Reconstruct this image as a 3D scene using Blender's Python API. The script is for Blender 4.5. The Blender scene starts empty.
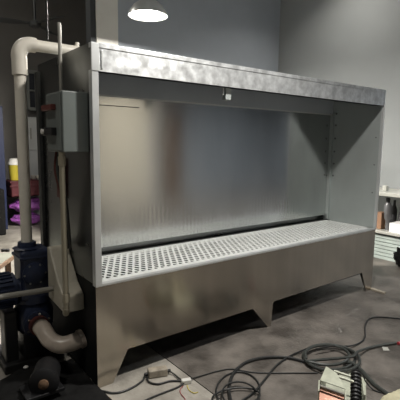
import bpy, bmesh, math, random
from mathutils import Vector, Matrix, noise
random.seed(4)
S = bpy.context.scene
COL = S.collection
PI = math.pi

# ------------------------------------------------------------------ camera
F, YAW, PIT, ROLL = 423.45, .6568, .1337, .0143
CAM = Vector((-.9732, -2.2402, 1.4707))
fw = Vector((math.sin(YAW)*math.cos(PIT), math.cos(YAW)*math.cos(PIT), -math.sin(PIT)))
r0 = Vector((math.cos(YAW), -math.sin(YAW), 0)); u0 = r0.cross(fw)
rt = math.cos(ROLL)*r0 + math.sin(ROLL)*u0
up = -math.sin(ROLL)*r0 + math.cos(ROLL)*u0
cd = bpy.data.cameras.new('camera'); co = bpy.data.objects.new('camera', cd); COL.objects.link(co)
cd.sensor_width = 36; cd.lens = F/400*36; cd.clip_start = .02
co.matrix_world = Matrix(((rt.x, up.x, -fw.x, CAM.x), (rt.y, up.y, -fw.y, CAM.y), (rt.z, up.z, -fw.z, CAM.z), (0, 0, 0, 1)))
S.camera = co
def at(x, y, ax, v):                 # the place where a sight line meets a plane of the room
    d = fw + ((x-200)*rt - (y-200)*up)/F
    return CAM + d*((v-CAM[ax])/d[ax])
def fl(x, y, z=0): return at(x, y, 2, z)

# ------------------------------------------------------------------ materials
def mat(name, col, rough=.5, metal=0, var=.0, scale=4, rvar=0, bump=0, bscale=60, aniso=0, tang=None, stretch=None, emit=None, spec=None, col2=None):
    m = bpy.data.materials.new(name); m.use_nodes = True
    nt = m.node_tree; N = nt.nodes; L = nt.links; b = N['Principled BSDF']
    b.inputs['Base Color'].default_value = (*col, 1); b.inputs['Roughness'].default_value = rough; b.inputs['Metallic'].default_value = metal
    if spec is not None: b.inputs['Specular IOR Level'].default_value = spec
    tc = N.new('ShaderNodeTexCoord'); vec = tc.outputs['Object']
    if stretch:
        mp = N.new('ShaderNodeMapping'); mp.inputs['Scale'].default_value = stretch; L.new(vec, mp.inputs['Vector']); vec = mp.outputs[0]
    if var or rvar or col2:
        n = N.new('ShaderNodeTexNoise'); n.inputs['Scale'].default_value = scale; n.inputs['Detail'].default_value = 6; n.inputs['Roughness'].default_value = .6
        L.new(vec, n.inputs['Vector'])
        rp = N.new('ShaderNodeValToRGB'); L.new(n.outputs['Fac'], rp.inputs[0])
        e = rp.color_ramp.elements; e[0].position = .36; e[1].position = .64
        c2 = col2 or tuple(min(1, c*(1+var)) for c in col); c1 = tuple(c*(1-var) for c in col)
        e[0].color = (*c1, 1); e[1].color = (*c2, 1)
        L.new(rp.outputs[0], b.inputs['Base Color'])
        if rvar:
            mr = N.new('ShaderNodeMapRange'); mr.inputs[1].default_value = .3; mr.inputs[2].default_value = .7
            mr.inputs[3].default_value = max(.02, rough-rvar); mr.inputs[4].default_value = rough+rvar
            L.new(n.outputs['Fac'], mr.inputs[0]); L.new(mr.outputs[0], b.inputs['Roughness'])
    if bump:
        n2 = N.new('ShaderNodeTexNoise'); n2.inputs['Scale'].default_value = bscale; n2.inputs['Detail'].default_value = 4; L.new(vec, n2.inputs['Vector'])
        bp = N.new('ShaderNodeBump'); bp.inputs['Strength'].default_value = bump; bp.inputs['Distance'].default_value = .01
        L.new(n2.outputs['Fac'], bp.inputs['Height']); L.new(bp.outputs[0], b.inputs['Normal'])
    if aniso:
        b.inputs['Anisotropic'].default_value = aniso
        cx = N.new('ShaderNodeCombineXYZ')
        for i in range(3): cx.inputs[i].default_value = tang[i]
        L.new(cx.outputs[0], b.inputs['Tangent'])
    if emit:
        b.inputs['Emission Color'].default_value = (*emit[0], 1); b.inputs['Emission Strength'].default_value = emit[1]
    return m
Zt = (0, 0, 1)
M = {}
M['steel_side'] = mat('brushed_steel_side', (.19, .20, .20), .30, 1, .06, 3, .04, aniso=.6, tang=Zt)  # booth steel in a darker copy, shade of the left side in its colour
M['steel_tank'] = mat('brushed_steel_tank', (.46, .42, .36), .16, 1, .06, 2.2, 0, aniso=.85, tang=Zt, stretch=(3, 1, .03))
M['steel_back'] = mat('brushed_steel_back', (.60, .615, .61), .17, 1, .05, 3, .03, aniso=.75, tang=Zt, stretch=(1.5, 1, .4))
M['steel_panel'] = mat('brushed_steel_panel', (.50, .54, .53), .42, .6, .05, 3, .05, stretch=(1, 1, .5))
M['steel_head'] = mat('spangled_steel', (.64, .66, .67), .38, .7, .22, 14, .09, aniso=.4, tang=Zt)
M['steel_post'] = mat('steel_post', (.66, .68, .68), .4, .6, .06, 5, .05)
M['steel_dark'] = mat('dull_steel', (.10, .105, .105), .5, .8)
M['galv'] = mat('galvanised_grating', (.90, .92, .90), .42, .3, .04, 14, .08)
M['side_black'] = mat('near_black_side', (.008, .009, .009), .7, 0, .3, 9, spec=.2)  # near-black tone of the left tank side
M['hood'] = mat('hood_steel', (.50, .54, .58), .45, .35, .04, 3, .05)
M['bolt'] = mat('bolt_steel', (.22, .23, .23), .35, 1)
M['pvc'] = mat('white_pvc', (.76, .72, .63), .35, 0, .06, 6)
M['pvc_old'] = mat('beige_pvc', (.50, .43, .36), .3, 0, .15, 10)
M['thinpipe'] = mat('thin_beige_pipe', (.30, .27, .20), .45)
M['ctrl'] = mat('grey_box_paint', (.145, .165, .158), .4, 0, .03, 5)
M['black_pl'] = mat('black_plastic', (.010, .010, .011), .5)
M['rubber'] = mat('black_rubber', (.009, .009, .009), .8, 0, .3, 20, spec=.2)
M['redbrown'] = mat('red_brown_plastic', (.11, .03, .024), .45)
M['navy'] = mat('navy_paint', (.016, .024, .055), .4, 0, .2, 12)
M['suction'] = mat('pale_sheet_box', (.46, .43, .35), .5, 0, .12, 8)
M['greybar'] = mat('grey_bar', (.26, .25, .22), .5)
M['floor_l'] = mat('concrete_light', (.27, .25, .215), .6, 0, .25, 3.2, .1, .35, 45, col2=(.40, .375, .33))
M['floor_r'] = mat('concrete_dark', (.10, .088, .077), .5, 0, .35, 3.2, .12, .35, 45, col2=(.185, .166, .147))
M['joint'] = mat('joint_black', (.02, .02, .02), .8)
M['wall_grey'] = mat('blue_grey_wall', (.40, .44, .495), .75, 0, .05, 1.2, bump=.08)
M['wall_white'] = mat('off_white_wall', (.295, .31, .312), .7, 0, .04, 1.0, bump=.08)
M['wall_brown'] = mat('taupe_wall', (.20, .19, .178), .8, 0, .08, 1.0, bump=.1)
M['wall_left'] = mat('black_brown_wall', (.035, .036, .038), .85)
M['wall_front'] = mat('front_grey_wall', (.28, .30, .325), .8, 0, .08, 1.0)
M['wall_dark'] = mat('dark_wall', (.06, .065, .07), .8, 0, .08, 1.0)
M['column'] = mat('cream_column', (.80, .79, .75), .6, 0, .04, 3)
M['cream_door'] = mat('cream_roller', (.72, .66, .55), .5, 0, .03, 3)
M['brown_door'] = mat('brown_door', (.15, .10, .07), .5, 0, .1, 3)
M['ceil'] = mat('ceiling', (.40, .43, .47), .9)
M['cable'] = mat('black_cable', (.020, .021, .021), .42, 0, .3, 30)
M['cable_g'] = mat('grey_green_cable', (.045, .05, .046), .45, 0, .2, 30)
M['red'] = mat('red_plastic', (.35, .03, .04), .4)
M['white'] = mat('white_plastic', (.70, .69, .65), .4)
M['beige'] = mat('beige_enamel', (.50, .52, .42), .4, .1, .12, 16)
M['copper'] = mat('copper_plate', (.52, .29, .22), .35, .8, .1, 14)
M['chrome'] = mat('chrome_rod', (.7, .7, .66), .25, 1)
M['jbox'] = mat('dirty_beige_box', (.34, .30, .24), .5, 0, .25, 20)
M['cloth'] = mat('pale_cloth', (.48, .45, .31), .85, 0, .12, 14, bump=.3, bscale=40)
M['wood'] = mat('worn_wood', (.15, .09, .052), .6, 0, .25, 8, stretch=(1, 6, 6))
M['tabletop'] = mat('table_laminate', (.22, .225, .19), .5, 0, .1, 5)
M['yellow'] = mat('yellow_plastic', (.62, .52, .06), .4, 0, .05, 8)
M['pred'] = mat('dark_red_crate', (.10, .016, .022), .5, 0, .15, 8)
M['purple'] = mat('purple_film', (.36, .11, .44), .35, 0, .3, 14, bump=.4, bscale=25)
M['blue'] = mat('blue_paint', (.008, .017, .065), .5, 0, .1, 4)
M['fridge'] = mat('white_enamel', (.68, .70, .70), .35)
M['glassdk'] = mat('window_glass', (.05, .055, .065), .1, 0, spec=.6)
M['frame'] = mat('window_frame_paint', (.30, .31, .29), .5)
M['lampmetal'] = mat('lamp_reflector', (.7, .7, .68), .35, .6)
M['lampglow'] = mat('lamp_bulb', (1, 1, 1), .4, emit=((1, .95, .86), 28))
M['greenboard'] = mat('pale_green_panel', (.42, .48, .45), .5, 0, .06, 6)
M['bench'] = mat('bench_grey', (.46, .46, .42), .5, .1, .06, 6)
M['cardb'] = mat('brown_card', (.30, .17, .10), .7)
M['gtool'] = mat('grey_tool', (.14, .14, .145), .4, .3)
M['paper'] = mat('white_paper', (.85, .85, .85), .6)
M['water'] = mat('tank_water', (.02, .025, .025), .08)
M['yellow2'] = mat('orange_sleeve', (.55, .30, .10), .5)

# ripples left by the polishing wheel along the foot of the back sheet
def add_ripples(m):
    nt = m.node_tree; N = nt.nodes; L = nt.links; b = N['Principled BSDF']
    tc = N.new('ShaderNodeTexCoord'); sx = N.new('ShaderNodeSeparateXYZ'); L.new(tc.outputs['Object'], sx.inputs[0])
    w = N.new('ShaderNodeTexWave'); w.inputs['Scale'].default_value = 8; w.inputs['Distortion'].default_value = 1.2; w.inputs['Detail'].default_value = 1
    L.new(tc.outputs['Object'], w.inputs['Vector'])
    mr = N.new('ShaderNodeMapRange'); mr.inputs[1].default_value = 1.0; mr.inputs[2].default_value = .72; mr.inputs[3].default_value = 0; mr.inputs[4].default_value = 1
    L.new(sx.outputs['Z'], mr.inputs[0])
    mu = N.new('ShaderNodeMath'); mu.operation = 'MULTIPLY'; L.new(w.outputs['Fac'], mu.inputs[0]); L.new(mr.outputs[0], mu.inputs[1])
    bp = N.new('ShaderNodeBump'); bp.inputs['Strength'].default_value = .06; bp.inputs['Distance'].default_value = .012
    L.new(mu.outputs[0], bp.inputs['Height']); L.new(bp.outputs[0], b.inputs['Normal'])
add_ripples(M['steel_back'])

# ------------------------------------------------------------------ mesh helpers
class MB:
    def __init__(s): s.bm = bmesh.new()
    def box(s, a, b):
        a, b = Vector(a), Vector(b)
        v = [s.bm.verts.new((x, y, z)) for x in (min(a.x, b.x), max(a.x, b.x)) for y in (min(a.y, b.y), max(a.y, b.y)) for z in (min(a.z, b.z), max(a.z, b.z))]
        for f in ((0, 1, 3, 2), (4, 6, 7, 5), (0, 4, 5, 1), (2, 3, 7, 6), (0, 2, 6, 4), (1, 5, 7, 3)): s.bm.faces.new([v[i] for i in f])
        return s
    def prism(s, pts, d):            # polygon (list of 3-D points) pushed along d
        d = Vector(d); a = [s.bm.verts.new(p) for p in pts]; b = [s.bm.verts.new(Vector(p)+d) for p in pts]
        n = len(a); s.bm.faces.new(a); s.bm.faces.new(b[::-1])
        for i in range(n): s.bm.faces.new((a[i], b[i], b[(i+1) % n], a[(i+1) % n]))
        return s
    def tube(s, pts, r, n=10, cap=True):
        pts = [Vector(p) for p in pts]; rings = []; prev = None
        for i, p in enumerate(pts):
            t = (pts[min(i+1, len(pts)-1)]-pts[max(i-1, 0)]).normalized()
            if prev is None:
                a = t.orthogonal().normalized()
            else:
                a = (prev - t*prev.dot(t)).normalized()
            prev = a; b = t.cross(a); rr = r[i] if isinstance(r, (list, tuple)) else r
            rings.append([s.bm.verts.new(p+(a*math.cos(2*PI*k/n)+b*math.sin(2*PI*k/n))*rr) for k in range(n)])
        for i in range(len(rings)-1):
            for k in range(n): s.bm.faces.new((rings[i][k], rings[i][(k+1) % n], rings[i+1][(k+1) % n], rings[i+1][k]))
        if cap: s.bm.faces.new(rings[0][::-1]); s.bm.faces.new(rings[-1])
        return s
    def cyl(s, a, b, r, n=24, r2=None): return s.tube([a, b], [r, r if r2 is None else r2], n)
    def lathe(s, base, axis, prof, n=28):   # prof: (distance along the axis, radius)
        base, axis = Vector(base), Vector(axis).normalized()
        a = axis.orthogonal().normalized(); b = axis.cross(a); rings = []
        for h, r in prof: rings.append([s.bm.verts.new(base+axis*h+(a*math.cos(2*PI*k/n)+b*math.sin(2*PI*k/n))*r) for k in range(n)])
        for i in range(len(rings)-1):
            for k in range(n): s.bm.faces.new((rings[i][k], rings[i][(k+1) % n], rings[i+1][(k+1) % n], rings[i+1][k]))
        s.bm.faces.new(rings[0][::-1]); s.bm.faces.new(rings[-1])
        return s
    def blob(s, c, rad, seed=0, amp=.15, freq=3, sub=4, flat=None):
        c = Vector(c); t = bmesh.new(); bmesh.ops.create_icosphere(t, subdivisions=sub, radius=1)
        mp = {}
        for v in t.verts:
            d = v.co.copy(); k = 1+amp*noise.noise(d*freq*.5+Vector((seed*7.1, 3, seed)))+amp*.5*noise.noise(d*freq*1.6+Vector((seed, 9, 2)))
            q = Vector((d.x*rad[0]*k, d.y*rad[1]*k, d.z*rad[2]*k))
            if flat is not None: q.z = max(q.z, flat)
            mp[v.index] = s.bm.verts.new(c+q)
        for f in t.faces: s.bm.faces.new([mp[v.index] for v in f.verts])
        t.free(); return s
    def build(s, name, m, parent=None, bevel=0, smooth=False, seg=2, origin=None):
        bmesh.ops.recalc_face_normals(s.bm, faces=s.bm.faces[:])
        me = bpy.data.meshes.new(name)
        if origin is not None: bmesh.ops.translate(s.bm, verts=s.bm.verts[:], vec=-Vector(origin))
        s.bm.to_mesh(me); s.bm.free()
        o = bpy.data.objects.new(name, me); COL.objects.link(o); me.materials.append(m)
        if origin is not None: o.location = origin
        if parent is not None:
            o.parent = parent
            t = parent; off = Vector((0, 0, 0))
            while t is not None: off += t.location; t = t.parent
            o.location = o.location - off
        if smooth:
            for p in me.polygons: p.use_smooth = True
            me.set_sharp_from_angle(angle=math.radians(38))
        if bevel:
            b = o.modifiers.new('bevel', 'BEVEL'); b.width = bevel; b.segments = seg; b.limit_method = 'ANGLE'; b.angle_limit = .7
        return o
def tag(o, label, cat, group=None):
    o['label'] = label; o['category'] = cat
    if group: o['group'] = group
    return o
def thing(name, loc, label, cat, group=None):
    o = bpy.data.objects.new(name, None); COL.objects.link(o); o.location = loc; o.empty_display_size = .1
    return tag(o, label, cat, group)
def struct(o): o['kind'] = 'structure'; return o
def spline(pts, n=8):
    pts = [Vector(p) for p in pts]; out = []
    for i in range(len(pts)-1):
        p0, p1, p2, p3 = pts[max(i-1, 0)], pts[i], pts[i+1], pts[min(i+2, len(pts)-1)]
        for k in range(n):
            t = k/n
            out.append(.5*((2*p1)+(-p0+p2)*t+(2*p0-5*p1+4*p2-p3)*t*t+(-p0+3*p1-3*p2+p3)*t**3))
    out.append(pts[-1]); return out

# ------------------------------------------------------------------ setting
JX = .525
struct(MB().box((JX+.004, -6.1, -.1), (9, .98, 0)).build('floor', M['floor_r']))
struct(MB().box((-2.6, -6.1, -.1), (JX-.004, .98, 0)).build('floor', M['floor_l']))
struct(MB().box((-2.6, .98, -.1), (9, 6.4, 0)).build('floor', M['floor_l']))
struct(MB().box((JX-.004, -6.1, -.1), (JX+.004, .98, -.006)).build('trim_1', M['joint']))
struct(MB().box((-2.6, -6.1, 4.6), (9, 6.4, 4.7)).build('ceiling', M['ceil']))
struct(MB().box((-2.7, -6.1, 0), (-2.6, 6.4, 4.6)).build('wall_left', M['wall_left']))
struct(MB().box((-2.6, 6.2, 0), (9, 6.3, 4.6)).build('wall_back', M['wall_brown']))
struct(MB().box((1.66, 3.0, 0), (4.75, 3.1, 4.6)).build('wall_middle', M['wall_grey']))
struct(MB().box((1.36, 2.96, 0), (1.66, 3.14, 4.6)).build('trim_2', M['column'], bevel=.006))
struct(MB().box((1.29, 2.98, 0), (1.36, 3.12, 4.6)).build('trim_3', M['wall_dark']))
struct(MB().box((4.75, .2, 0), (4.87, 3.1, 4.6)).build('wall_right', M['wall_white']))
struct(MB().box((9, -6.1, 0), (9.1, 6.4, 4.6)).build('wall_far', M['wall_front']))
struct(MB().box((-2.6, -6.2, 0), (9, -6.1, 4.6)).build('wall_front', M['wall_front']))
d = MB()
for k in range(34): d.box((3.15, -6.09, .02+k*.1), (4.75, -6.06-.012*(k % 2), .118+k*.1))
struct(d.build('door_1', M['cream_door']))
struct(MB().box((5.0, -6.09, 0), (5.7, -6.04, 2.3)).build('door_2', M['brown_door'], bevel=.01))
# window in the back wall
z0, z1 = at(33, 109, 1, 6.15).z, at(33, 72, 1, 6.15).z
xa, xb = at(28, 90, 1, 6.15).x, 2.3
w = MB()
for z in (z0, z1): w.box((xa, 6.12, z-.03), (xb, 6.2, z+.03))
nx = 6
for k in range(nx+1):
    x = xa+(xb-xa)*k/nx; w.box((x-.022, 6.125, z0), (x+.022, 6.2, z1))
w.box((xa, 6.13, z0+.5*(z1-z0)-.015), (xb, 6.2, z0+.5*(z1-z0)+.015))
wf = struct(w.build('window_1', M['frame'], bevel=.004))
MB().box((xa, 6.17, z0), (xb, 6.185, z1)).build('pane', M['glassdk'], wf)

# ------------------------------------------------------------------ the spray booth
W, H, ZR, D, BD, ZH = 2.994, 2.0, .642, .584, .93, 1.854
booth = thing('spray_booth', (W/2, BD/2, 0), 'long stainless steel water curtain spray booth with open front and perforated tank top', 'spray booth')
T = .004
# tank front with cut-out feet
out = [(0, 0), (.10, 0), (.204, .192), (1.29, .197), (1.467, 0), (1.505, 0), (1.516, .205), (2.80, .215), (2.90, 0), (W, 0), (W, ZR), (0, ZR)]
MB().prism([(x, 0, z) for x, z in out], (0, T, 0)).build('tank_front', M['steel_tank'], booth)
lip = MB().box((.03, -.004, ZR-.012), (W-.01, .03, ZR+.004)); lip.build('tank_rim', M['steel_post'], booth, bevel=.003)
# sides run the full height, with feet front and back
side = [(0, 0), (.07, 0), (.16, .19), (BD-.16, .19), (BD-.07, 0), (BD, 0), (BD, H), (0, H)]
for x, nm in ((0, 'side_panel'), (W-T, 'side_panel')):
    MB().prism([(x, y+T, z) for y, z in (side[:6] if x else [(0, 0), (.07, 0), (.1, .02), (BD-.1, .02), (BD-.07, 0), (BD, 0)])]+[(x, BD+T, ZR), (x, T, ZR)], (T, 0, 0)).build('tank_side', M['side_black'] if x == 0 else M['steel_tank'], booth)  # left one closed almost to the floor to keep light from under the tank
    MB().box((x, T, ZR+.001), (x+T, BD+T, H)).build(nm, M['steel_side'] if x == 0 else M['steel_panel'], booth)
MB().box((T, T, .205), (W-T, BD, .215)).build('tank_bottom', M['steel_dark'], booth)
MB().box((T, T, .48), (W-T, BD, .485)).build('water', M['water'], booth)
MB().box((0, BD, .01), (W, BD+T, H)).build('rear_panel', M['steel_dark'], booth)  # carried down to the floor to block light from behind
MB().box((0, 0, H), (W, BD+T, H+.003)).build('top_panel', M['steel_side'], booth)
# header
h = MB().box((-.004, -.006, ZH), (W+.002, -.001, H-.022)); h.box((-.004, -.010, H-.024), (W+.002, .03, H+.002)); h.box((0, -.006, ZH-.002), (W, .05, ZH+.003))
h.build('header_panel', M['steel_head'], booth, bevel=.0015)
# corner posts
MB().box((-.004, -.008, ZR-.01), (.036, .035, ZH+.004)).build('corner_post', M['steel_post'], booth, bevel=.002)
MB().box((-.006, -.012, ZH-.002), (.04, -.002, H-.002)).build('corner_post', M['steel_post'], booth, bevel=.002)
MB().box((.052, -.012, ZH+.012), (.064, -.005, H-.035)).build('corner_clip', M['steel_post'], booth, bevel=.002)
MB().box((W-.012, -.008, ZR), (W+.004, .02, ZH+.004)).build('corner_post', M['steel_post'], booth, bevel=.002)
# water curtain sheet and the hood above it
MB().box((T, D, ZR+.062), (W-T, D+T, 1.80)).build('water_curtain_sheet', M['steel_back'], booth)
MB().prism([(T, D-.008, 1.79), (T, D-.008, H-.01), (T, D-.004, H-.01), (T, D-.004, 1.79)], (W-2*T, 0, 0)).build('hood_sheet', M['hood'], booth)
MB().box((T, D-.012, 1.785), (W-T, D-.006, 1.797)).build('seam_strip', M['steel_post'], booth)
MB().box((.10, D-.004, 1.722), (.62, D-.0005, 1.727)).build('seam_strip', M['steel_dark'], booth)
MB().box((T, D+.05, ZR-.02), (W-T, D+.054, ZR+.09)).build('splash_strip', M['steel_side'], booth)
for z in (1.14, 1.27, 1.40, 1.54, 1.68, 1.80):
    MB().lathe((W-T, D-.055, z), (-1, 0, 0), [(0, .011), (.004, .011), (.008, .005)], 10).build('bolt', M['bolt'], booth)
for z in (1.14, 1.80): MB().lathe((W-.045, D-.001, z), (0, -1, 0), [(0, .010), (.004, .010), (.008, .005)], 10).build('bolt', M['bolt'], booth)
for y, z in ((.06, 1.55), (.06, 1.28), (.06, 1.0)): MB().lathe((W-T, y, z), (-1, 0, 0), [(0, .008), (.004, .007), (.006, .003)], 10).build('rivet', M['bolt'], booth)
MB().box((W-T-.03, D-.03, .66), (W-T, D-.0, 1.8)).build('corner_angle', M['steel_panel'], booth, bevel=.002)
# lamp bracket under the header
MB().box((.99, .03, 1.77), (1.04, .07, ZH)).build('lamp_bracket', M['steel_panel'], booth, bevel=.004)
MB().box((.962, .03, 1.80), (.972, .04, ZH)).build('bracket_strap', M['steel_post'], booth, bevel=.002)
# perforated tread grating: staggered rhombic holes, raised rims
def grating(x0, x1, y0, y1, z, px=.049, py=.088):
    m = MB(); bm = m.bm; vd = {}
    def V(x, y, zz):
        k = (round(x, 5), round(y, 5), round(zz, 5))
        if k not in vd: vd[k] = bm.verts.new((x, y, zz))
        return vd[k]
    ny = int((y1-y0)/(py/2)); nx = int((x1-x0)/(px/2))
    px = (x1-x0)/nx*2; py = (y1-y0)/ny*2
    for j in range(1, ny):
        for i in range(1, nx):
            if (i+j) % 2: continue
            cx, cy = x0+i*px/2, y0+j*py/2
            o = [V(cx+px/2, cy, z), V(cx, cy+py/2, z), V(cx-px/2, cy, z), V(cx, cy-py/2, z)]
            def ring(k, zz):
                return [V(cx+px*.5*k*a, cy+py*.5*k*b, zz) for a, b in ((1, 0), (.56, .56), (0, 1), (-.56, .56), (-1, 0), (-.56, -.56), (0, -1), (.56, -.56))]
            r1, r2 = ring(.64, z+.002), ring(.62, z-.002)
            for q in range(4):
                a, b, c = r1[2*q], r1[2*q+1], r1[(2*q+2) % 8]
                bm.faces.new((o[q], o[(q+1) % 4], c, b)); bm.faces.new((o[q], b, a))
            for q in range(8): bm.faces.new((r1[q], r1[(q+1) % 8], r2[(q+1) % 8], r2[q]))
    e = px/2
    m.box((x0, y0-.004, z-.025), (x1, y0+py/2, z-.001)); m.box((x0, y1-py/2, z-.025), (x1, y1+.004, z-.001))
    m.box((x0-.004, y0, z-.025), (x0+e, y1, z-.001)); m.box((x1-e, y0, z-.025), (x1+.004, y1, z-.001))
    return m
grating(.042, W-.02, .034, D-.012, ZR+.004).build('perforated_grating', M['galv'], booth)
MB().box((T, D-.008, ZR-.03), (W-T, D+.004, ZR+.008)).build('grating_rail', M['steel_dark'], booth)
for xx in (.75, 1.5, 2.25): MB().box((xx-.015, .02, ZR-.09), (xx+.015, D, ZR-.026)).build('grating_bearer', M['steel_dark'], booth)
# control box and its fittings on the left side
cb = MB().box((-.15, .05, 1.41), (0, .31, 1.74)).build('control_box', M['ctrl'], booth, bevel=.006)
MB().box((-.156, .06, 1.42), (-.150, .30, 1.73)).build('control_door', M['ctrl'], cb, bevel=.002)
MB().box((-.185, .13, 1.64), (-.156, .30, 1.672)).build('switch', M['redbrown'], cb, bevel=.004)
MB().box((-.185, .13, 1.50), (-.156, .30, 1.545)).build('switch', M['black_pl'], cb, bevel=.004)
MB().lathe((-.185, .27, 1.523), (-1, 0, 0), [(0, .014), (.012, .014), (.014, .01)], 14).build('push_button', M['white'], cb, smooth=True)
MB().tube([(-.11, .17, 1.74), (-.11, .17, 2.06), (-.10, .20, 2.12)], .010, 10).build('conduit', M['greybar'], booth, smooth=True)
for k, (dy, c) in enumerate(((.20, 'cable'), (.25, 'cable_g'), (.29, 'redbrown'))):
    MB().tube(spline([(-.10, dy, 1.43), (-.11, dy+.02, 1.30), (-.07, dy+.05, 1.12), (-.04, dy+.08, .8)], 6), .009, 8).build('wire', M[c], booth, smooth=True)
MB().box((-.02, .44, 1.10), (0, .56, 1.36)).build('notice_plate', M['redbrown'], booth, bevel=.004)
MB().box((-.025, BD-.06, .2), (0, BD, 1.95)).build('rear_post', M['steel_dark'], booth, bevel=.003)
# filling box on the side of the tank
MB().prism([(-.13, .17, .44), (-.13, .46, .46), (-.13, .46, .80), (-.13, .42, .80), (-.13, .26, .60), (-.13, .17, .54)], (.128, 0, 0)).build('filling_box', M['suction'], booth, bevel=.012)
tp = MB().tube([(-.135, .12, 1.43), (-.135, .12, .50)], .017, 14).build('filling_pipe', M['thinpipe'], booth, smooth=True)
for z in (1.36, .56): MB().lathe((-.135, .12, z-.025), (0, 0, 1), [(0, .022), (.05, .022)], 14).build('coupling', M['thinpipe'], tp, smooth=True)
MB().tube(spline([(-.135, .12, .50), (-.13, .14, .46), (-.10, .22, .47)], 6), .02, 12).build('elbow', M['thinpipe'], tp, smooth=True)

# ------------------------------------------------------------------ pump beside the booth
PX, PY = -.19, .60
pump = thing('water_pump', (PX, PY, 0), 'navy blue water pump with side motor standing left of the booth', 'pump')
b = MB().lathe((PX, PY, .22), (0, 0, 1), [(0, .105), (.03, .125), (.12, .128), (.17, .11), (.19, .10), (.2, .118), (.25, .118)], 32); b.build('volute', M['navy'], pump, smooth=True)
b = MB().box((PX-.09, PY-.1, .42), (PX+.105, PY+.1, .775)); b.build('pump_body', M['navy'], pump, bevel=.03, seg=4)
b = MB().lathe((at(23, 150, 1, PY).x, PY, .765), (0, 0, 1), [(0, .07), (.012, .09), (.02, .06), (.05, .055)], 28); b.build('outlet_flange', M['navy'], pump, smooth=True)
b = MB().box((PX-.22, PY-.13, 0), (PX+.16, PY+.22, .06)); b.box((PX-.05, PY+.2, 0), (PX+.17, PY+.75, .04)); b.box((PX-.09, PY-.09, .05), (PX+.08, PY+.09, .23)); b.build('base', M['black_pl'], pump, bevel=.01)  # rear slab added to darken the lit floor behind the pump
mo = MB().lathe((PX-.08, PY-.02, .52), (-1, 0, 0), [(0, .06), (.03, .06), (.04, .105), (.40, .105), (.42, .10), (.46, .06)], 36)
for k in range(24):
    a = 2*PI*k/24; ca, sa = math.cos(a), math.sin(a); c0 = Vector((PX-.14, PY-.02, .52)); n = Vector((0, ca, sa)); t = Vector((0, -sa, ca))
    mo.prism([c0+n*.10+t*.004, c0+n*.116+t*.003, c0+n*.116-t*.003, c0+n*.10-t*.004], (-.30, 0, 0))
mo = mo.build('motor', M['navy'], pump, smooth=True)
MB().box((PX-.34, PY-.09, .605), (PX-.22, PY+.04, .66)).build('terminal_box', M['navy'], mo, bevel=.01)
MB().box((PX-.20, PY-.08, .05), (PX-.12, PY+.05, .39)).build('motor_stand', M['black_pl'], pump, bevel=.01)
MB().lathe((PX-.01, PY-.098, .62), (0, -1, 0), [(0, .075), (.012, .075), (.02, .06), (.024, .03)], 28).build('cover_plate', M['navy'], pump, smooth=True)
for k in range(6):
    a = 2*PI*k/6; MB().lathe((PX-.01+.065*math.cos(a), PY-.11, .62+.065*math.sin(a)), (0, -1, 0), [(0, .007), (.008, .007)], 6).build('bolt', M['bolt'], pump)
MB().box((PX-.097, PY-.105, .455), (PX+.112, PY+.105, .495)).build('clamp_band', M['navy'], pump, bevel=.006)
MB().box((PX-.097, PY-.105, .715), (PX+.112, PY+.105, .735)).build('clamp_band', M['navy'], pump, bevel=.006)
FX, FY, FZ = -.20, .46, .29
fg = MB().lathe((FX, FY, FZ), (0, 1, 0), [(0, .088), (.016, .088), (.018, .05), (.05, .05)], 28).build('inlet_flange', M['navy'], pump, smooth=True)
for k in range(6):
    a = 2*PI*k/6+.4; MB().lathe((FX+.072*math.cos(a), FY+.002, FZ+.072*math.sin(a)), (0, -1, 0), [(0, .009), (.012, .009)], 6).build('bolt', M['chrome'], fg)
MB().cyl((-.47, .36, .56), (-.13, .36, .545), .017, 14).build('guard_rail', M['greybar'], pump, smooth=True)
el = thing('suction_pipe', (-.1, .2, .3), 'thick beige plastic elbow pipe joining pump flange to tank side', 'pipe')
MB().tube(spline([(FX, FY, FZ), (FX+.005, .38, FZ-.005), (FX+.02, .30, FZ-.045), (FX+.06, .235, FZ-.065), (FX+.12, .21, FZ-.06), (-.001, .20, FZ-.045)], 8), .052, 22).build('pipe_body', M['pvc_old'], el, smooth=True)
MB().lathe((FX, FY-.002, FZ), (0, -1, 0), [(0, .062), (.04, .062), (.042, .054)], 24).build('red_collar', M['redbrown'], el, smooth=True)['label'] = 'dark red collar'
MB().lathe((-.03, .203, FZ-.05), (1, 0, .2), [(0, .06), (.026, .06)], 24).build('end_collar', M['pvc_old'], el, smooth=True)

# white riser pipe from the pump over the top of the booth
pv = thing('riser_pipe', (PX+.0, PY, .84), 'tall white plastic riser pipe with top elbow leading over the booth', 'pipe')
RX, RY, RZ = at(23, 150, 1, PY).x, PY, 2.065
pump_off = RX-PX
MB().tube([(RX, RY, .815), (RX, RY, 1.2), (RX, RY, 1.95)], .035, 24).build('pipe_riser', M['pvc'], pv, smooth=True)
MB().tube([(RX+.07, RY, RZ), (.55, RY, RZ)], .036, 24).build('pipe_run', M['pvc'], pv, smooth=True)
MB().tube(spline([(RX, RY, RZ-.10), (RX, RY, RZ-.06), (RX+.02, RY, RZ-.02), (RX+.06, RY, RZ), (RX+.10, RY, RZ)], 6), .046, 24).build('elbow', M['pvc'], pv, smooth=True)
MB().lathe((RX, RY, RZ-.19), (0, 0, 1), [(0, .046), (.10, .046)], 24).build('coupling', M['pvc'], pv, smooth=True)
MB().lathe((.16, RY, RZ+.03), (0, 0, 1), [(0, .014), (.03, .012)], 12).build('vent_nipple', M['pvc'], pv, smooth=True)
MB().tube(spline([(.55, RY, RZ), (.60, RY, RZ-.015), (.62, RY, 2.003)], 6), .036, 20).build('elbow', M['pvc'], pv, smooth=True)
hw = at(47, 20, 1, PY+.03)
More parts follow.
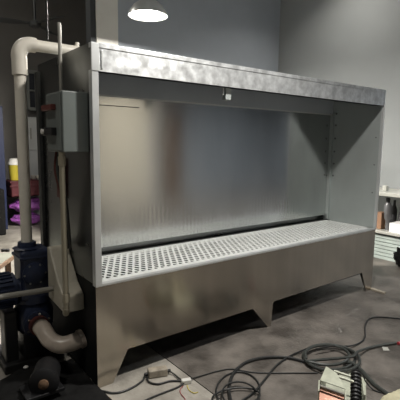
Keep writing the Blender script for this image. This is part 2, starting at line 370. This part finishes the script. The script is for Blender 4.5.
tag(MB().tube([(hw.x, PY+.03, 2.12), (hw.x, PY+.03, 4.6)], .006, 8).build('hanging_wire', M['cable'], smooth=True), 'thin dark wire hanging from ceiling down to the white pipe', 'wire')

# ------------------------------------------------------------------ dark heap and added shade sheet on the floor left of the booth
m = MB(); n = 26  # black sheet added to keep the shaded floor dark
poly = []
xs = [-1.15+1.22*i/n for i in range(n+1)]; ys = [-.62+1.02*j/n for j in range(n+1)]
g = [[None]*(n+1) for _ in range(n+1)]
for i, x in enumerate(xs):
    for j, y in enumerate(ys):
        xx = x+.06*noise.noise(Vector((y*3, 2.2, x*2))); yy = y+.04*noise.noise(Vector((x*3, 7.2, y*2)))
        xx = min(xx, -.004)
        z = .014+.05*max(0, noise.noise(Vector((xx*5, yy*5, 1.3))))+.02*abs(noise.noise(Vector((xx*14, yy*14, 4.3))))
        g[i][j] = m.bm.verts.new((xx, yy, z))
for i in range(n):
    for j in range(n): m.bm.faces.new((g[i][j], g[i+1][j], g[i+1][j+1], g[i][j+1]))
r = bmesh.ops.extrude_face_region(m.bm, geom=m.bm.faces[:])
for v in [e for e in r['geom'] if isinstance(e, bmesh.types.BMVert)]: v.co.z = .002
tag(m.build('shade_sheet', M['rubber'], smooth=True, origin=(-.6, -.1, 0)), 'crumpled black sheet added to darken the shaded floor left of the tank', 'sheet')
mc = fl(44, 388, .10)
em = thing('electric_motor', (mc.x, mc.y, .03), 'black electric motor with reddish brown hub lying on the black sheet', 'motor')
ax = Vector((-.42, -.9, .05)).normalized()
c0 = Vector((mc.x, mc.y, .128))
MB().lathe(c0+ax*-.20, ax, [(0, .05), (.02, .075), (.16, .075), (.17, .082), (.195, .082), (.205, .065), (.21, .04)], 30).build('housing', M['black_pl'], em, smooth=True)
MB().lathe(c0+ax*.008, ax, [(0, .028), (.012, .028), (.02, .012)], 20).build('hub', M['wood'], em, smooth=True)['label'] = 'reddish brown hub'
hb = Vector((ax.y, -ax.x, 0)).normalized()
MB().box((c0.x-.10, c0.y-.02, .055), (c0.x+.11, c0.y+.14, .075)).build('foot_plate', M['black_pl'], em, bevel=.004)
q = fl(26, 369, .05)
tag(MB().blob((q.x, q.y, .062), (.016, .014, .009), 3, .2).build('scrap', M['white'], smooth=True), 'tiny white plastic scrap on the black sheet', 'scrap')
q = fl(6, 344, .03)
tag(MB().blob((q.x-.16, q.y+.04, .036), (.07, .06, .035), 5, .5, 5, flat=-.034).build('white_rag', M['white'], smooth=True), 'small white rag on the floor behind the pump plinth at left edge', 'rag')

# ------------------------------------------------------------------ cables and things on the floor
def cable(name, pix, rad, label, m='cable', z=None, n=8, parent=None, cat='cable', group=None):
    pts = []
    for p in pix:
        zz = rad+.002 if len(p) < 3 else p[2]
        pts.append(fl(p[0], p[1], zz))
    o = MB().tube(spline(pts, n), rad, 8).build(name, M[m], parent, smooth=True)
    if parent is None: tag(o, label, cat, group)
    return o
def ell(cx, cy, rx, ry, a0, a1, tilt=0, n=14, z=.02, dz=0):
    o = []
    for k in range(n+1):
        a = math.radians(a0+(a1-a0)*k/n); x, y = rx*math.cos(a), ry*math.sin(a); t = math.radians(tilt)
        o.append((cx+x*math.cos(t)-y*math.sin(t), cy+x*math.sin(t)+y*math.cos(t), z+dz*k/n))
    return o
cable('hose_coil', ell(329, 357, 26, 12.5, 150, 520, 4, 18, .012)+ell(332, 358, 28, 13, 160, 520, 6, 18, .03)+ell(327, 355, 22, 10, 160, 500, 2, 18, .04)+[(350, 357, .05), (357, 352, .045), (368, 348, .02), (382, 345, .014), (396, 343, .012)], .0094,
      'thick dark hose coiled in a ring behind the foot pedal', 'cable_g', cat='hose')
rc = fl(398, 343.5, .014); rd = (fl(410, 341, .014)-rc).normalized()
tag(MB().cyl(rc, rc+rd*.075, .012, 14).build('hose_connector', M['red'], smooth=True), 'red connector at the end of the coiled hose', 'connector')
cable('floor_cable', [(344, 362, .03), (352, 363, .02), (362, 371), (374, 384), (388, 394), (404, 404)], .0125, 'thick dark cable running from the hose coil to lower right corner', 'cable_g')
cable('floor_cable', [(316, 349, .045), (332, 346, .045), (350, 346, .02), (361, 342), (365, 336), (365, 326), (369, 319), (380, 317), (402, 319)], .006, 'thin black cable curving from the coil up to the right edge')
cable('floor_cable', [(322, 370, .012), (308, 363, .012), (290, 358), (272, 357), (256, 359), (243, 364), (233, 374), (229, 388), (231, 402)], .010, 'thick black cable arching left from the foot pedal')
cable('floor_cable', [(306, 349, .02), (290, 356, .012), (277, 365), (266, 378), (254, 392), (240, 402)], .0065, 'black cable slanting from the hose coil down to the lower cable loops')
cable('floor_cable', [(190, 379, .012), (204, 375), (218, 371), (232, 369), (250, 372), (270, 373), (296, 373), (318, 373)], .0042, 'thin straight black wire from white connector to foot pedal')
cable('cable_loops', ell(238, 391, 22, 19, 20, 380, -8, 16, .008)+ell(236, 397, 24, 9, 20, 380, -6, 16, .02)+ell(240, 395, 18, 13, 20, 330, 10, 16, .03), .0055, 'loose tangle of black cable loops left of the foot pedal')
# junction box with its leads
jp, jq = fl(148, 374, .022), fl(167, 371, .022)
jb = thing('junction_box', ((jp.x+jq.x)/2, (jp.y+jq.y)/2, 0), 'small dirty beige inline adapter on the floor under the booth front', 'adapter')
dv = (jq-jp).normalized(); pv2 = Vector((-dv.y, dv.x, 0))
MB().prism([jp-pv2*.028-Vector((0, 0, .02)), jp+pv2*.028-Vector((0, 0, .02)), jp+pv2*.028+Vector((0, 0, .03)), jp-pv2*.028+Vector((0, 0, .03))], jq-jp).build('case', M['jbox'], jb, bevel=.008, seg=3)
for e, s in ((jp, -1), (jq, 1)): MB().cyl(e+dv*s*-.002, e+dv*s*.022, .011, 12).build('cable_gland', M['black_pl'], jb, smooth=True)
cable('floor_cable', [(145, 374, .02), (143, 380), (135, 386), (124, 391), (113, 393), (100, 391), (90, 396)], .006, 'black cable from the beige adapter curling left around the booth foot')
cable('floor_cable', [(147, 377, .015), (149, 382), (158, 384), (170, 381), (181, 381)], .006, 'short black lead sagging from the adapter to the white connector')
cable('floor_cable', [(169, 371, .02), (174, 374, .012), (180, 379, .012), (184, 381, .014)], .005, 'short black lead from the right end of the adapter to white connector')
cable('floor_cable', [(184, 383, .012), (178, 387), (168, 391), (155, 396), (142, 402)], .0055, 'black cable running from the white connector to the bottom edge')
wa, wb = fl(181.5, 382, .014), fl(191, 380.5, .014)
wd = (wb-wa).normalized(); wp = Vector((-wd.y, wd.x, 0))
tag(MB().prism([wa-wp*.016-Vector((0, 0, .013)), wa+wp*.016-Vector((0, 0, .013)), wa+wp*.016+Vector((0, 0, .014)), wa-wp*.016+Vector((0, 0, .014))], wb-wa).build('wire_connector', M['white'], bevel=.004), 'white plastic wire connector beside the floor joint', 'connector')
cable('floor_wire', [(183, 386), (180, 390), (181, 394), (185, 399), (183, 403)], .0022, 'thin red wire below the white connector', 'red', cat='wire')
cable('floor_wire', [(187, 385), (189, 390), (194, 393), (198, 392)], .0022, 'thin yellow wire end below the white connector', 'yellow', cat='wire')
cable('cable_sleeve', [(96, 396), (102, 398), (110, 399)], .009, 'short orange sleeve on the floor at the left foot of the booth', 'yellow2', cat='sleeve')
# foot pedal unit
pd = thing('foot_pedal', fl(338, 396), 'beige foot pedal unit with copper plate and black bellows at bottom right', 'foot pedal')
zt = .125
A, B, C = fl(320, 380, zt), fl(346, 389, zt), fl(326, 366, .155)
E2 = fl(337, 373, .15)
dn = Vector((0, 0, -.006))
MB().prism([A, B, E2, C], dn).build('hood', M['beige'], pd, bevel=.002)
fwd = (fl(332, 410)-fl(332, 395)).normalized()
bx = (B-A); bx.z = 0; bx.normalize()
def plate(p, q, z0, z1, t): # upright plate between two points
    p, q = Vector((p.x, p.y, z0)), Vector((q.x, q.y, z0)); nrm = (q-p).normalized().cross(Vector((0, 0, 1)))*t
    return MB().prism([p, q, q+Vector((0, 0, z1-z0)), p+Vector((0, 0, z1-z0))], nrm)
FA, FB = A+fwd*.11, B+fwd*.11
plate(A, FA, .0, zt, .008).build('cheek', M['beige'], pd, bevel=.002)
plate(B, FB, .0, zt-.005, .008).build('cheek', M['beige'], pd, bevel=.002)
plate(A, C, .0, .12, .006).build('back_plate', M['beige'], pd, bevel=.002)
MB().prism([A-Vector((0, 0, .045))-fwd*.03, B-Vector((0, 0, .045))-fwd*.03, FB-Vector((0, 0, .095)), FA-Vector((0, 0, .095))], (0, 0, -.01)).build('tread_plate', M['copper'], pd, bevel=.002)
MB().cyl(A-Vector((0, 0, .028))+fwd*.012, B-Vector((0, 0, .028))+fwd*.012, .007, 12).build('roller', M['greybar'], pd, smooth=True)
G1, G2 = fl(361, 379, .12), fl(367, 384, .10)
MB().cyl(fl(334, 371, .14), fl(352, 377, .135), .008, 12).build('rod', M['beige'], pd, smooth=True)
MB().cyl(fl(339, 377, .14), fl(354, 382, .135), .008, 12).build('rod', M['beige'], pd, smooth=True)
plate(fl(364, 379, .12), fl(366, 395, .12), .0, .12, .012).build('side_bracket', M['beige'], pd, bevel=.002)
MB().prism([fl(320, 382, 0.003), fl(347, 408, .003), fl(366, 404, .003), fl(366, 380, .003), fl(350, 372, .003)], (0, 0, .006)).build('base_plate', M['beige'], pd)
b0, b1 = fl(356, 408, .05), fl(356, 371, .155); bl = (b1-b0).length
prof = [(0, .02)]
for k in range(9):
    h0 = bl*(.04+.1*k); prof += [(h0, .022), (h0+bl*.03, .031), (h0+bl*.06, .031), (h0+bl*.09, .022)]
prof += [(bl*.96, .027), (bl, .022)]
MB().lathe(b0, b1-b0, prof, 22).build('bellows', M['black_pl'], pd, smooth=True)['label'] = 'black ribbed bellows'
cable('floor_cable', [(357, 370, .14), (362, 374, .10), (366, 382, .04), (374, 390), (386, 393), (402, 391)], .0045, 'thin black cable from the bellows along the floor to the right')
q = fl(393, 408)
tag(MB().blob((q.x+.05, q.y-.02, .022), (.17, .09, .035), 8, .25, 4, flat=-.0215).build('cloth_bundle', M['cloth'], smooth=True), 'pale yellow cloth bundle at the bottom right corner', 'cloth')
p = fl(385, 349)
tag(MB().prism([p+Vector((-.04, -.01, .002)), p+Vector((.0, -.035, .002)), p+Vector((.035, .0, .002)), p+Vector((.01, .03, .002))], (0, 0, .002)).build('paper_scrap', M['bench']), 'pale scrap lying on the floor below the red connector', 'scrap')
p, q = fl(371, 289.5), fl(385, 294); dd = (q-p).normalized(); nn = Vector((-dd.y, dd.x, 0))*.02
tag(MB().prism([p-nn, p+nn, q+nn, q-nn], (0, 0, .018)).build('wood_offcut', M['jbox'], bevel=.002), 'short flat wood offcut beside the right foot of the booth', 'wood')

# ------------------------------------------------------------------ right side: bench against the white wall
BX = 4.15
bn = thing('workbench', (4.45, .5, 0), 'low grey workbench with lower shelf against the white wall at right', 'workbench')
for zz, h0, nm in ((.835, .045, 'bench_top'), (.345, .035, 'lower_shelf')): MB().box((BX, -.45, zz), (4.745, 1.15, zz+h0)).build(nm, M['bench'], bn, bevel=.004)
for x in (BX+.02, 4.69):
    for y in (-.43, 1.10): MB().box((x, y, 0), (x+.04, y+.04, .835)).build('leg', M['bench'], bn, bevel=.003)
for k in range(7):
    z = k*.046
    o = MB().box((BX+.05+.008*(k % 2), -.38, z+.001), (4.70, 1.02-.01*(k % 3), z+.040)).build('panel_board', M['greenboard'], bevel=.003)
    tag(o, ['bottom', 'second from the bottom', 'third from the bottom', 'middle', 'third from the top', 'second from the top', 'topmost'][k]+' pale green board in the stack under the workbench', 'board', 'boards stacked under the workbench')
p = at(383, 214, 0, 4.28)
tag(MB().box((4.25, p.y+.0, .381), (4.36, p.y+.08, .60)).build('carton', M['cardb'], bevel=.004), 'small brown carton on the lower shelf beside the booth corner', 'box')
p = at(388, 222, 0, 4.28)
tool = thing('power_tool', (4.28, p.y, .38), 'dark grey hand power tool standing on the lower shelf of the workbench', 'tool')
MB().lathe((4.28, p.y, .38), (0, .05, 1), [(0, .03), (.04, .022), (.12, .025), (.16, .045), (.32, .05), (.36, .03)], 20).build('body', M['gtool'], tool, smooth=True)
MB().lathe((4.28, p.y+.018, .735), (0, .05, 1), [(0, .02), (.05, .028), (.07, .02)], 16).build('head', M['black_pl'], tool, smooth=True)
p = at(396, 223, 0, 4.22)
tag(MB().box((4.17, p.y-.17, .381), (4.40, p.y+.06, .50)).build('paper_stack', M['paper'], bevel=.003), 'bright white stack of paper on the lower shelf of the workbench', 'paper')
for k, yy in enumerate((.30, .42, .54, .66)):
    tag(MB().lathe((4.6, yy, .38), (0, 0, 1), [(0, .04), (.2+.03*(k % 2), .04), (.27+.03*(k % 2), .015), (.33+.03*(k % 2), .015)], 16).build('bottle', M['black_pl'] if k % 2 else M['gtool'], smooth=True),
        'dark bottle at the back of the lower bench shelf', 'bottle', 'dark bottles on the lower bench shelf')
p = at(386, 187, 0, 4.35)
tag(MB().box((4.32, p.y-.025, .88), (4.38, p.y+.035, .95)).build('grey_block', M['bench'], bevel=.005), 'small grey block on top of the workbench', 'block')
p = at(402, 250, 0, 4.10)
tag(MB().blob((4.06, p.y-.02, .12), (.04, .085, .11), 2, .5, 5, flat=-.118).build('black_bag', M['rubber'], smooth=True), 'crumpled black bag on the floor in front of the pale green boards', 'bag')

# ------------------------------------------------------------------ far left background
fx = at(28, 150, 1, 5.9).x
fr = thing('white_cabinet', (fx+.4, 6.0, 0), 'white two door upright cabinet under the far window', 'cabinet')
MB().box((fx, 5.86, 0), (fx+.8, 6.11, at(33, 117, 1, 5.86).z)).build('body', M['fridge'], fr, bevel=.01)
zs = at(33, 150, 1, 5.84).z
for a0, a1 in ((.05, zs-.012), (zs+.012, at(33, 117, 1, 5.86).z-.01)):
    dr = MB().box((fx+.005, 5.835, a0), (fx+.795, 5.86, a1)).build('door', M['fridge'], fr, bevel=.006)
    MB().box((fx+.03, 5.81, (a0+a1)/2-.1), (fx+.05, 5.835, (a0+a1)/2+.1)).build('handle', M['bench'], dr, bevel=.004)
P_ = lambda x, y: at(x, y, 1, 5.4)
def bagp(x0, x1, z0, z1, seed, label):
    tag(MB().blob(((x0+x1)/2, 5.42, (z0+z1)/2), ((x1-x0)/2, .17, (z1-z0)/2), seed, .22, 4, flat=-(z1-z0)/2*.95).build('plastic_bag', M['purple'], smooth=True), label, 'bag')
bagp(.86, 1.36, 0.0, .22, 1, 'lower of the two purple plastic bundles beneath the red crate')
bagp(.84, 1.40, .235, .49, 2, 'upper purple plastic bundle directly under the red crate')
cr = MB(); X0, X1, Y0, Y1, Z0, Z1 = .80, 1.40, 5.2, 5.62, .53, .80
cr.box((X0, Y0, Z0), (X1, Y1, Z0+.02))
cr.box((X0, Y0, Z0), (X0+.02, Y1, Z1)); cr.box((X1-.02, Y0, Z0), (X1, Y1, Z1)); cr.box((X0, Y0, Z0), (X1, Y0+.02, Z1)); cr.box((X0, Y1-.02, Z0), (X1, Y1, Z1))
for zz in (Z1-.03, Z0+.17): cr.box((X0-.012, Y0-.012, zz), (X1+.012, Y1+.012, zz+.025))
cr.box((X0, Y0, Z1-.012), (X1, Y1, Z1))
tag(cr.build('crate', M['pred'], bevel=.004), 'dark red plastic crate on purple bundles at far left', 'crate')
bc = at(15, 170, 1, 5.35)
bu = thing('bucket', (bc.x, 5.38, .80), 'yellow bucket with white lid standing on the dark red crate', 'bucket')
MB().lathe((bc.x, 5.38, .802), (0, 0, 1), [(0, .075), (.01, .08), (.25, .095), (.26, .1)], 28).build('body', M['yellow'], bu, smooth=True)
MB().lathe((bc.x, 5.38, 1.062), (0, 0, 1), [(0, .104), (.03, .104), (.05, .09), (.10, .075), (.11, .03)], 28).build('lid', M['white'], bu, smooth=True)
for k, (x, z) in enumerate(((1.30, .802), (1.24, .802))):
    tag(MB().lathe((x, 5.30+.12*k, z), (0, 0, 1), [(0, .03), (.01, .035), (.07, .055), (.072, .05), (.02, .03)], 20).build('bowl', M['white'], smooth=True), ['nearer', 'farther'][k]+' small white bowl on the dark red crate', 'bowl')
tag(MB().box((.10, 4.75, 0), (.60, 5.1, .72)).build('storage_box', M['rubber'], bevel=.02), 'black storage box on the floor in front of the blue locker', 'box')
bk = thing('locker', (.4, 5.4, 0), 'tall dark blue locker at the left edge beside the red crate', 'locker')
xr = at(4, 140, 1, 5.2).x
MB().box((xr-.7, 5.2, 0), (xr, 5.6, at(2, 106, 1, 5.2).z)).build('body', M['blue'], bk, bevel=.008)
for k in range(2):
    dr = MB().box((xr-.69+.345*k, 5.18, .06), (xr-.35+.345*k, 5.2, at(2, 106, 1, 5.2).z-.03)).build('door', M['blue'], bk, bevel=.004)
    MB().box((xr-.67+.345*k+.26*(1-k), 5.165, 1.0), (xr-.645+.345*k+.26*(1-k), 5.18, 1.14)).build('handle', M['chrome'], dr, bevel=.003)
# low table
ta, tb_ = fl(-6, 269, .45), fl(16, 253.5, .45)
dx = (tb_-ta).normalized(); ny = Vector((-dx.y, dx.x, 0))
tb = thing('low_table', (ta+tb_)/2+ny*.2-Vector((0, 0, .45)), 'low wooden table with pale top behind the pump motor', 'table')
MB().prism([ta, tb_, tb_+ny*.45, ta+ny*.45], (0, 0, .006)).build('table_top', M['tabletop'], tb)
MB().prism([ta-ny*.01, tb_-ny*.01, tb_+ny*.46, ta+ny*.46], (0, 0, -.035)).build('top_frame', M['wood'], tb, bevel=.003)
for p in (ta+dx*.12+ny*.03, tb_-dx*.12+ny*.03, ta+dx*.12+ny*.4, tb_-dx*.12+ny*.4):
    MB().box((p.x-.022, p.y-.022, 0), (p.x+.022, p.y+.022, .415)).build('leg', M['wood'], tb, bevel=.003)
for k, xx in enumerate((3.5, 7.5)):
    q = fl(xx, 251.5, .456); 
    tag(MB().lathe((q.x, q.y, .456), (0, 0, 1), [(0, .02), (.02, .02), (.025, .012)], 14).build('rubber_puck', M['black_pl'], smooth=True), ['left', 'right'][k]+' one of two small black discs on the low table', 'disc')
# ceiling fan
fh = at(35, 24, 1, 4.0)
fan = thing('ceiling_fan', (fh.x, 4.0, fh.z), 'dark ceiling fan hanging on a long rod at upper left', 'fan')
MB().cyl((fh.x, 4.0, fh.z), (fh.x, 4.0, 4.6), .018, 12).build('rod', M['steel_dark'], fan, smooth=True)
MB().lathe((fh.x, 4.0, fh.z-.05), (0, 0, 1), [(0, .04), (.02, .08), (.07, .085), (.1, .03)], 24).build('hub', M['steel_dark'], fan, smooth=True)
for a in (172, 52, -68):
    a = math.radians(a+38-45); d0 = Vector((math.cos(a), math.sin(a), 0)); n0 = Vector((-d0.y, d0.x, .25)).normalized(); c = Vector((fh.x, 4.0, fh.z))
    MB().prism([c+d0*.08-n0*.03, c+d0*.08+n0*.03, c+d0*.30+n0*.06, c+d0*.6+n0*.06, c+d0*.6-n0*.06, c+d0*.30-n0*.06], (0, 0, .008)).build('blade', M['steel_dark'], fan)

# ------------------------------------------------------------------ lamps and added fill lights
def pendant(c, label, power, size, sp=None):
    t = thing('pendant_lamp', c, label, 'lamp')
    c = Vector(c)
    rf = MB(); n = 40; prof = [(.165, .05), (.15, .09), (.10, .155), (.03, .20), (0, .208), (0, .203), (.03, .195), (.10, .15), (.145, .085), (.15, .03)]
    rings = [[rf.bm.verts.new(c+Vector((r*math.cos(2*PI*k/n), r*math.sin(2*PI*k/n), h))) for k in range(n)] for h, r in prof]
    for i in range(len(rings)-1):
        for k in range(n): rf.bm.faces.new((rings[i][k], rings[i][(k+1) % n], rings[i+1][(k+1) % n], rings[i+1][k]))
    rf.build('reflector', M['lampmetal'], t, smooth=True)
    MB().lathe(c+Vector((0, 0, .165)), (0, 0, 1), [(0, .05), (.12, .05), (.14, .02)], 20).build('ballast', M['lampmetal'], t, smooth=True)
    MB().cyl(c+Vector((0, 0, .30)), (c.x, c.y, 4.6), .008, 8).build('rod', M['steel_dark'], t, smooth=True)
    MB().lathe(c+Vector((0, 0, .0)), (0, 0, 1), [(0, .05), (.02, .10), (.05, .12), (.10, .10)], 28).build('bulb', M['lampglow'], t, smooth=True)
    ld = bpy.data.lights.new('lamp_light', 'AREA'); ld.shape = 'DISK'; ld.size = size; ld.energy = power; ld.color = (1, .95, .87)
    lo = bpy.data.objects.new('lamp_light', ld); COL.objects.link(lo); lo.location = c+Vector((0, 0, -.01))
    if sp is not None: ld.spread = sp
    return t
la = at(148, 16, 1, 1.8)
pendant(la, 'lit round high bay lamp hanging above and behind the booth', 230, .16)
def lamp(name, loc, power, size, col=(1, .95, .87), spread=180):
    ld = bpy.data.lights.new(name, 'AREA'); ld.shape = 'DISK'; ld.size = size; ld.energy = power; ld.color = col; ld.spread = math.radians(spread)
    lo = bpy.data.objects.new(name, ld); COL.objects.link(lo); lo.location = loc
lamp('lamp_front', (1.02, -.86, 2.92), 52, .16, (1, .96, .90))
lamp('fill_door', (3.8, -4.8, 3.9), 55, .3, spread=110)  # unseen fill light added to brighten the roller door
lamp('fill_front_bay', (6.6, -2.8, 4.3), 110, .4, (.93, .97, 1), 130)  # added fill without a fixture, brightens what the booth steel reflects
lamp('fill_left_bay', (-.2, 3.4, 4.3), 14, .3)  # added fill, no visible source, lifts the floor at far left
lamp('lamp_left_aisle', (-1.5, -.5, 3.9), 11, .2, spread=120)
lamp('fill_right_bay', (4.0, 1.4, 4.3), 13, .3, spread=120)  # unseen fill light added near the right wall
wd_ = bpy.data.worlds.new('world'); S.world = wd_; wd_.use_nodes = True
wd_.node_tree.nodes['Background'].inputs[0].default_value = (.5, .55, .6, 1); wd_.node_tree.nodes['Background'].inputs[1].default_value = .05
S.view_settings.view_transform = 'Standard'; S.view_settings.look = 'None'; S.view_settings.gamma = 1; S.view_settings.use_curve_mapping = False
S.view_settings.exposure = .5
